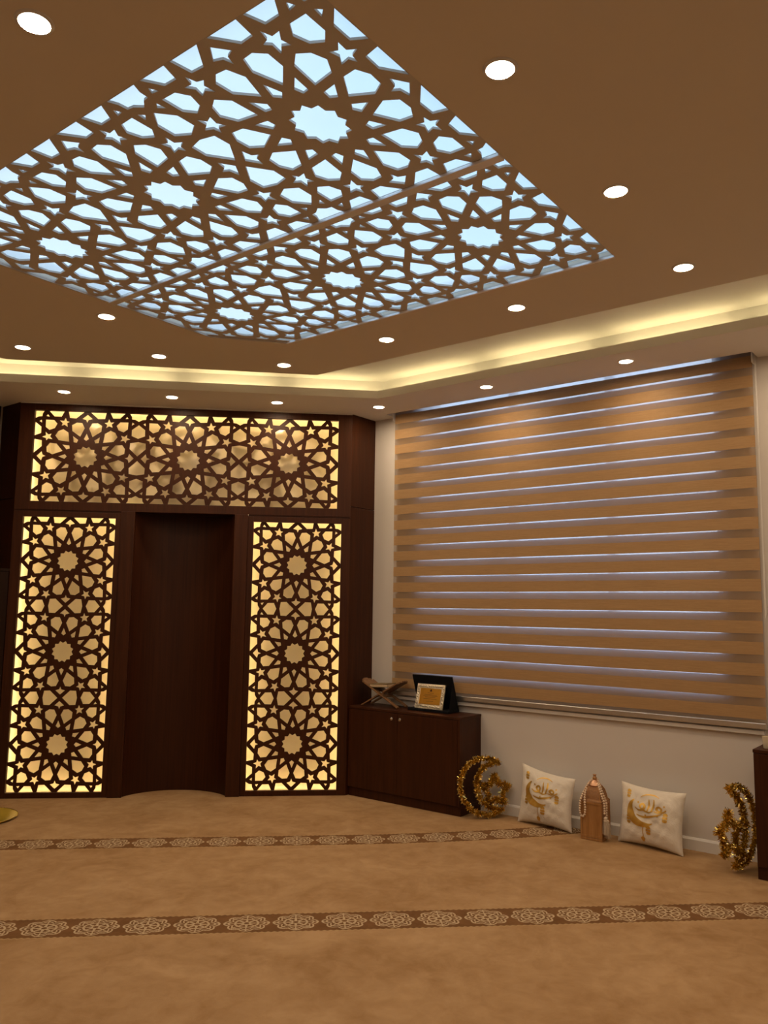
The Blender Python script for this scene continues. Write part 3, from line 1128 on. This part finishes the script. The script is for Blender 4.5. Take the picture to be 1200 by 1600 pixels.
pr.add([(-0.0016, 0.0, 0.166), (-0.0016, 0.012, 0.146), (-0.0016, -0.012, 0.146), (-0.0016, 0.008, 0.142), (-0.0016, -0.008, 0.142)], [(0, 1, 3, 4, 2)])
for i, (hw, z) in enumerate(((0.030, 0.128), (0.062, 0.114), (0.070, 0.104), (0.052, 0.094), (0.066, 0.080), (0.036, 0.060))):
    pr.box(-0.0017, -0.0011, -hw, hw, z, z + 0.0022)
pr.box(-0.0017, -0.0011, -0.098, 0.098, 0.168, 0.1695).box(-0.0017, -0.0011, -0.098, 0.098, 0.036, 0.0375)
pr.build('engraving', INK, pl)

# ------------------------------------------------------------------ cushions
CS = 0.47


def pillow_z(x, y, T=0.070):
    """half thickness at unit coordinates -1..1"""
    ax, ay = min(1, abs(x)), min(1, abs(y))
    return T * ((1 - ax ** 2.2) ** 0.55) * ((1 - ay ** 2.2) ** 0.55) + 0.002


def pillow_xy(x, y):
    """edges drawn in between the corner ears"""
    k = 0.075
    return (x * (1 - k * (1 - y * y)), y * (1 - k * (1 - x * x)))


def wrinkle(x, y, seed):
    return 0.0055 * sin(9 * x + 5 * y + seed) * sin(7 * y - 4 * x + 2 * seed) + 0.002 * sin(21 * x - 13 * y + seed)


def cushion(label, bl_, br_, lean, size, seed, roll, drop):
    bl_, br_ = Vector(bl_), Vector(br_)
    ex = (br_ - bl_).normalized()
    nrm = Vector((ex.y, -ex.x, 0))       # towards the room
    if nrm.x > 0:
        nrm = -nrm
    ey = (Vector((0, 0, 1)) * cos(lean) - nrm * sin(lean)).normalized()
    ez = ex.cross(ey)
    org = (bl_ + br_) / 2
    root = thing('throw_cushion', label, 'cushion', (0, 0, 0), 0, 'white cushions against the wall')
    M = Matrix(((ex.x, ey.x, ez.x, org.x), (ex.y, ey.y, ez.y, org.y), (ex.z, ey.z, ez.z, 0.002), (0, 0, 0, 1)))
    root.matrix_world = M @ Matrix.Translation((0, size / 2, 0)) @ Matrix.Rotation(roll, 4, 'Z')
    n = 34
    h = size / 2

    def warp(px, py, x, y):
        # the top corners sag
        u, v = (x + 1) / 2, (y + 1) / 2
        return px * h, py * h - v * (drop[0] * (1 - u) + drop[1] * u)
    vs_, fs = [], []
    for side in (1, -1):
        for j in range(n + 1):
            for i in range(n + 1):
                x, y = -1 + 2 * i / n, -1 + 2 * j / n
                px, py = pillow_xy(x, y)
                e = (1 - x ** 4) * (1 - y ** 4)
                wx, wy = warp(px, py, x, y)
                vs_.append((wx, wy, side * (pillow_z(x, y) + wrinkle(x, y, seed) * e)))
    q = (n + 1) ** 2
    for s in range(2):
        for j in range(n):
            for i in range(n):
                a = s * q + j * (n + 1) + i
                f = (a, a + 1, a + n + 2, a + n + 1)
                fs.append(f if s == 0 else f[::-1])
    ring = [i for i in range(n + 1)] + [(j) * (n + 1) + n for j in range(1, n + 1)] + [n * (n + 1) + i for i in range(n - 1, -1, -1)] + [j * (n + 1) for j in range(n - 1, 0, -1)]
    for i in range(len(ring)):
        a, b = ring[i], ring[(i + 1) % len(ring)]
        fs.append((b, a, a + q, b + q))
    MB().add(vs_, fs).build('cover', CUSH, root, smooth=50)

    def S(x, y, off=0.0022):
        px, py = pillow_xy(x, y)
        e = (1 - x ** 4) * (1 - y ** 4)
        wx, wy = warp(px, py, x, y)
        return (wx, wy, pillow_z(x, y) + wrinkle(x, y, seed) * e + off)
    pm = MB()

    def pen(path, width, n_=26, across=4):
        ribbon([(0.04 + (x - 0.04) * 1.2, 0.30 + (y - 0.30) * 1.2) for x, y in path], [w_ * 1.35 for w_ in width], n_, across)

    def ribbon(path, width, n_=26, across=4):
        """path: list of (x,y) control points in unit coords, width: list or number"""
        P = [Vector(p) for p in path]
        m_ = len(P)
        pts, ws = [], []
        for i in range(n_ + 1):
            k = i / n_ * (m_ - 1)
            a = min(int(k), m_ - 2)
            t = k - a
            p0, p1, p2, p3 = P[max(a - 1, 0)], P[a], P[a + 1], P[min(a + 2, m_ - 1)]
            pt = 0.5 * ((2 * p1) + (p2 - p0) * t + (2 * p0 - 5 * p1 + 4 * p2 - p3) * t * t + (3 * p1 - p0 - 3 * p2 + p3) * t ** 3)
            pts.append(pt)
            if isinstance(width, (list, tuple)):
                kk = i / n_ * (len(width) - 1)
                aa = min(int(kk), len(width) - 2)
                ws.append(width[aa] + (width[aa + 1] - width[aa]) * (kk - aa))
            else:
                ws.append(width)
        V, Fc = [], []
        for i, p in enumerate(pts):
            d = (pts[min(i + 1, n_)] - pts[max(i - 1, 0)])
            d = d.normalized() if d.length > 1e-6 else Vector((1, 0))
            nn = Vector((-d.y, d.x)) * ws[i] / 2
            for j in range(across + 1):
                r_ = p + nn * (2 * j / across - 1)
                V.append(S(max(-0.97, min(0.97, r_.x)), max(-0.97, min(0.97, r_.y))))
        for i in range(n_):
            for j in range(across):
                a = i * (across + 1) + j
                Fc.append((a, a + across + 1, a + across + 2, a + 1))
        pm.add(V, Fc)

    def lant(x, y, s):
        """little hanging lantern"""
        ribbon([(x, y + 0.11 * s), (x, y + 0.02 * s)], [0.02 * s, 0.10 * s, 0.13 * s, 0.09 * s], 8, 2)
        ribbon([(x, y + 0.005 * s), (x, y - 0.06 * s)], [0.10 * s, 0.13 * s, 0.10 * s], 6, 2)
        ribbon([(x, y - 0.075 * s), (x, y - 0.15 * s)], [0.10 * s, 0.12 * s, 0.06 * s], 6, 2)
    # crescent
    arc, wd = [], []
    cx, cy, r0 = -0.08, 0.22, 0.50
    for i in range(15):
        a = radians(140 + 165 * i / 14)
        arc.append((cx + r0 * cos(a), cy + r0 * sin(a)))
        wd.append(0.02 + 0.25 * sin(pi * i / 14) ** 1.0)
    ribbon(arc, wd, 48, 6)
    # inscription sweeping inside the crescent (looping pen strokes)
    pen([(-0.32, 0.28), (-0.22, 0.22), (-0.10, 0.25), (-0.06, 0.36), (-0.12, 0.42), (-0.18, 0.34), (-0.08, 0.24), (0.06, 0.20), (0.18, 0.26)], [0.02, 0.06, 0.05, 0.05, 0.02], 40, 3)
    pen([(0.02, 0.22), (0.05, 0.40), (0.03, 0.58)], [0.03, 0.05, 0.02], 14, 2)
    pen([(0.14, 0.24), (0.18, 0.42), (0.16, 0.60)], [0.03, 0.05, 0.02], 14, 2)
    pen([(0.20, 0.26), (0.32, 0.24), (0.38, 0.34), (0.30, 0.40), (0.26, 0.32), (0.40, 0.26), (0.50, 0.34)], [0.02, 0.05, 0.05, 0.03], 30, 3)
    pen([(-0.26, 0.08), (-0.08, 0.04), (0.16, 0.10), (0.40, 0.22)], [0.02, 0.055, 0.05, 0.02], 22, 3)
    pen([(-0.20, 0.60), (-0.06, 0.70), (0.14, 0.72), (0.28, 0.66)], [0.01, 0.03, 0.03, 0.01], 20, 2)
    for dx, dy in ((-0.02, 0.10), (0.30, 0.14), (0.44, 0.44), (-0.24, 0.44)):
        pen([(dx - 0.025, dy), (dx + 0.025, dy)], [0.02, 0.05, 0.02], 4, 2)
    # hanging lanterns and the drop below
    lant(-0.60, -0.14, 1.25)
    lant(0.08, -0.42, 1.25)
    lant(0.58, 0.12, 1.25)
    lant(-0.66, 0.72, 1.1)
    ribbon([(-0.08, -0.28), (-0.12, -0.46), (-0.09, -0.64), (-0.10, -0.74)], 0.025, 16, 2)
    ribbon([(-0.10, -0.70), (-0.10, -0.88)], [0.02, 0.14, 0.10, 0.04], 10, 3)
    pm.build('gold_print', PRINTG, root, fix=False)
    return root


cushion('white cushion with gold crescent print, left of the bronze lantern', (5.712, 3.130, 0), (5.655, 2.655, 0), radians(10), 0.475, 1.0, radians(0.5), (0.045, 0.10))
cushion('white cushion with gold crescent print, right of the bronze lantern', (5.700, 2.335, 0), (5.622, 1.845, 0), radians(10), 0.485, 2.3, 0.0, (0.08, 0.085))

# ------------------------------------------------------------------ lantern and bead garland
LX, LY = 5.665, 2.478
lan = thing('lantern', 'bronze brown square lantern with domed top between two white cushions', 'lantern', (LX, LY, 0), radians(1))
hw = 0.080
MB().box(-hw, hw, -hw, hw, 0.0, 0.018).build('foot', LANTM, lan, bevel=0.003)
body = MB().box(-hw + 0.004, hw - 0.004, -hw + 0.004, hw - 0.004, 0.018, 0.262).build('body', LANTM, lan, bevel=0.003)
for a in range(4):
    g = MB()
    frame4(g, -hw + 0.002, hw - 0.002, 0.020, 0.260, -hw + 0.016, hw - 0.016, 0.034, 0.246, -hw, -hw + 0.006)
    me = g.mesh('panel_moulding', LANTM)
    me.transform(Matrix.Rotation(a * pi / 2, 4, 'Z'))
    link('panel_moulding', me, body)
dome = MB()
q2 = sqrt(2)
dome.lathe([(hw * q2 * 0.985, 0.262), (hw * q2 * 0.80, 0.276), (hw * q2 * 0.76, 0.300), (hw * q2 * 0.64, 0.336), (hw * q2 * 0.44, 0.362)], 4, rot=pi / 4)
dome.build('dome', CARVED, lan, bevel=0.004)
for s in range(4):
    rbm = MB()
    rbm.tube([(hw * 0.985 * (1 if s in (0, 3) else -1) * k_, hw * 0.985 * (1 if s in (0, 1) else -1) * k_, z) for k_, z in ((1.0, 0.263), (0.81, 0.277), (0.775, 0.301), (0.655, 0.337), (0.45, 0.363))], 0.004, 6)
    rbm.build('dome_rib', LANTM, lan)
MB().lathe([(0.040, 0.360), (0.046, 0.368), (0.042, 0.378), (0.032, 0.388), (0.020, 0.398), (0.013, 0.404)], 20).build('cap', COPPER, lan, smooth=40)
MB().lathe([(0.010, 0.402), (0.016, 0.408), (0.015, 0.420), (0.008, 0.428), (0.014, 0.434), (0.012, 0.440), (0.002, 0.442)], 16).build('finial', LANTM, lan, smooth=50)

gar = thing('bead_garland', 'pale wooden bead garland with two tassels draped over the bronze lantern', 'garland', (LX, LY, 0))


def spline(P, step):
    P = [Vector(p) for p in P]
    pts = []
    for a in range(len(P) - 1):
        p0, p1, p2, p3 = P[max(a - 1, 0)], P[a], P[a + 1], P[min(a + 2, len(P) - 1)]
        for i in range(40):
            t = i / 40
            pts.append(0.5 * ((2 * p1) + (p2 - p0) * t + (2 * p0 - 5 * p1 + 4 * p2 - p3) * t * t + (3 * p1 - p0 - 3 * p2 + p3) * t ** 3))
    pts.append(P[-1])
    out, acc = [pts[0]], 0.0
    for a, b in zip(pts[:-1], pts[1:]):
        acc += (b - a).length
        if acc >= step:
            out.append(b)
            acc = 0.0
    return out


fr = -0.094
pathL = [(-0.02, 0.040, 0.368), (-0.066, 0.044, 0.318), (-0.088, 0.040, 0.270), (fr, 0.034, 0.22), (fr, 0.038, 0.175), (fr, 0.054, 0.158), (fr, 0.070, 0.172), (fr, 0.074, 0.22), (-0.090, 0.070, 0.268), (-0.060, 0.060, 0.318), (-0.015, 0.045, 0.368)]
sx = -0.095
pathR1 = [(0.02, 0.0, 0.404), (-0.030, -0.042, 0.368), (-0.050, -0.068, 0.318), (-0.060, -0.092, 0.268), (-0.060, sx, 0.22), (-0.060, sx, 0.178)]
pathR2 = [(0.02, -0.01, 0.404), (-0.015, -0.046, 0.368), (-0.025, -0.070, 0.318), (-0.026, -0.092, 0.268), (-0.026, sx, 0.22), (-0.026, sx, 0.150)]
pathB = [(-0.015, 0.045, 0.368), (0.026, 0.034, 0.392), (0.040, 0.0, 0.398), (0.02, -0.01, 0.404)]
bd, cd = MB(), MB()
for P in (pathL, pathR1, pathR2, pathB):
    for p in spline(P, 0.0160):
        bd.sphere(p, 0.0084, 8, 5)
    cd.tube(spline(P, 0.01), 0.0016, 5)
cd.build('cord', TASSEL, gar)
tag(bd.build('beads', BEADM, gar, smooth=60), kind='stuff')
for (x, y, z) in ((-0.060, -0.102, 0.170), (-0.026, -0.102, 0.142)):
    ts = MB()
    ts.lathe([(0.004, z + 0.004), (0.012, z - 0.004), (0.012, z - 0.012), (0.009, z - 0.018), (0.013, z - 0.026)], 12, x, y)
    tr_ = ts.build('tassel', TASSEL, gar, smooth=60)
    rr = random.Random(int(z * 1000))
    sk_ = MB()
    for i in range(60):
        a = rr.uniform(0, 2 * pi)
        r = 0.017 * sqrt(rr.random())
        sk_.tube([(x + r * 0.7 * cos(a), y + r * 0.7 * sin(a), z - 0.018), (x + r * 1.1 * cos(a), y + r * 1.1 * sin(a), z - 0.06), (x + r * 1.35 * cos(a), y + r * 1.35 * sin(a), z - 0.112 - rr.uniform(0, 0.012))], 0.0013, 4)
    tag(sk_.build('tassel_fringe', TASSEL, tr_), kind='stuff')

# ------------------------------------------------------------------ tinsel crescents


def crescent(label, origin, ex, lean, sc, seed, wrap, deep):
    """wire crescent with a star in its mouth, wrapped in tinsel; ex = direction from the bow to the mouth"""
    ex = Vector(ex).normalized()
    nrm = Vector((ex.y, -ex.x, 0))
    if nrm.x > 0:
        nrm = -nrm
    ey = (Vector((0, 0, 1)) * cos(lean) - nrm * sin(lean)).normalized()
    ez = ex.cross(ey)
    root = thing('tinsel_crescent', label, 'decoration', (0, 0, 0), 0, 'gold tinsel crescents on the floor')
    root.matrix_world = Matrix(((ex.x, ey.x, ez.x, origin[0]), (ex.y, ey.y, ez.y, origin[1]), (ex.z, ey.z, ez.z, origin[2]), (0, 0, 0, 1)))
    outer_, inner_, star_ = [], [], []
    for i in range(31):
        a = radians(wrap + (360 - 2 * wrap) * i / 30)
        outer_.append((0.225 + 0.210 * cos(a), 0.228 + 0.210 * sin(a)))
    tx, ty = 0.225 + 0.210 * cos(radians(wrap)), 0.210 * sin(radians(wrap))
    sg = tx - deep
    ri = (ty * ty + sg * sg) / (2 * sg)
    ca = math.degrees(atan2(ty, tx - (deep + ri)))
    for i in range(25):
        a = radians(ca + (360 - 2 * ca) * i / 24)
        inner_.append((deep + ri + ri * cos(a), 0.228 + ri * sin(a)))
    for i in range(11):
        a = radians(90 + 36 * i)
        r = 0.118 if i % 2 == 0 else 0.058
        star_.append((0.300 + r * cos(a), 0.192 + r * sin(a)))
    # loops -> points
    rnd = random.Random(seed)
    wire, ti = MB(), MB()
    for P, rad, den in ((outer_, 0.021, 7600), (inner_, 0.025, 8200), (star_, 0.025, 8600)):
        P3 = [Vector((x * sc, y * sc, 0.0)) for x, y in P]
        wire.tube(P3, 0.003, 6)
        segs = [(a, b, (b - a).length) for a, b in zip(P3[:-1], P3[1:])]
        tot = sum(s[2] for s in segs)
        n = int(den * tot * 0.34)
        for i in range(n):
            r = rnd.random() * tot
            for a, b, l in segs:
                if r <= l:
                    break
                r -= l
            c = a + (b - a) * min(1, r / max(l, 1e-6))
            d = Vector((rnd.gauss(0, 1), rnd.gauss(0, 1), rnd.gauss(0, 1))).normalized()
            L = rad * rnd.uniform(0.6, 1.6)
            s = d.cross(Vector((rnd.gauss(0, 1), rnd.gauss(0, 1), rnd.gauss(0, 1)))).normalized() * rnd.uniform(0.0026, 0.0054)
            e = c + d * L + s.cross(d) * rnd.uniform(-1.5, 1.5)
            p0 = c + d * 0.002
            mid = (p0 + e) / 2 + s * 0.3
            ti.add([p0 - s * 0.6, p0 + s * 0.6, mid + s, mid - s, e + s * 0.5, e - s * 0.5], [(0, 1, 2, 3), (3, 2, 4, 5)])
    wire.build('wire_frame', GOLD, root)
    tag(ti.build('tinsel', TINSEL, root, fix=False), kind='stuff')
    return root


crescent('gold tinsel crescent with star beside the low cabinet with two knobs', (5.440, 3.472, 0.012), (0.34, -0.27, 0), radians(11), 1.0, 11, 55, 0.15)
crescent('gold tinsel crescent with star beside the cabinet at the right picture edge', (5.79, 1.415, 0.012), (-1, 0.25, 0), radians(3), 1.14, 23, 76, 0.13)

# ------------------------------------------------------------------ small things at the picture edges
cp_ = thing('candle_cup', 'small cream glass candle cup on the cabinet at right edge', 'candle cup', (5.545, 1.285, 0.770))
MB().lathe([(0.024, 0.0), (0.027, 0.004), (0.030, 0.045), (0.033, 0.072), (0.0305, 0.072), (0.027, 0.045), (0.024, 0.008)], 20, cap=False).build('cup', CREAM, cp_, smooth=50)
MB().lathe([(0.0245, 0.004), (0.0262, 0.040), (0.004, 0.043)], 18).build('wax', TASSEL, cp_, smooth=40)
tr = thing('round_tray', 'shallow yellow round tray on the carpet at left picture edge', 'tray', (3.095, 6.235, 0))
MB().lathe([(0.20, 0.001), (0.27, 0.006), (0.285, 0.016), (0.278, 0.016), (0.262, 0.010), (0.02, 0.007)], 40).build('dish', YELLOWP, tr, smooth=40)
MB().tube([(0.2825 * cos(2 * pi * i / 48), 0.2825 * sin(2 * pi * i / 48), 0.0165) for i in range(48)], 0.0022, 6, True).build('rim', GOLD, tr)
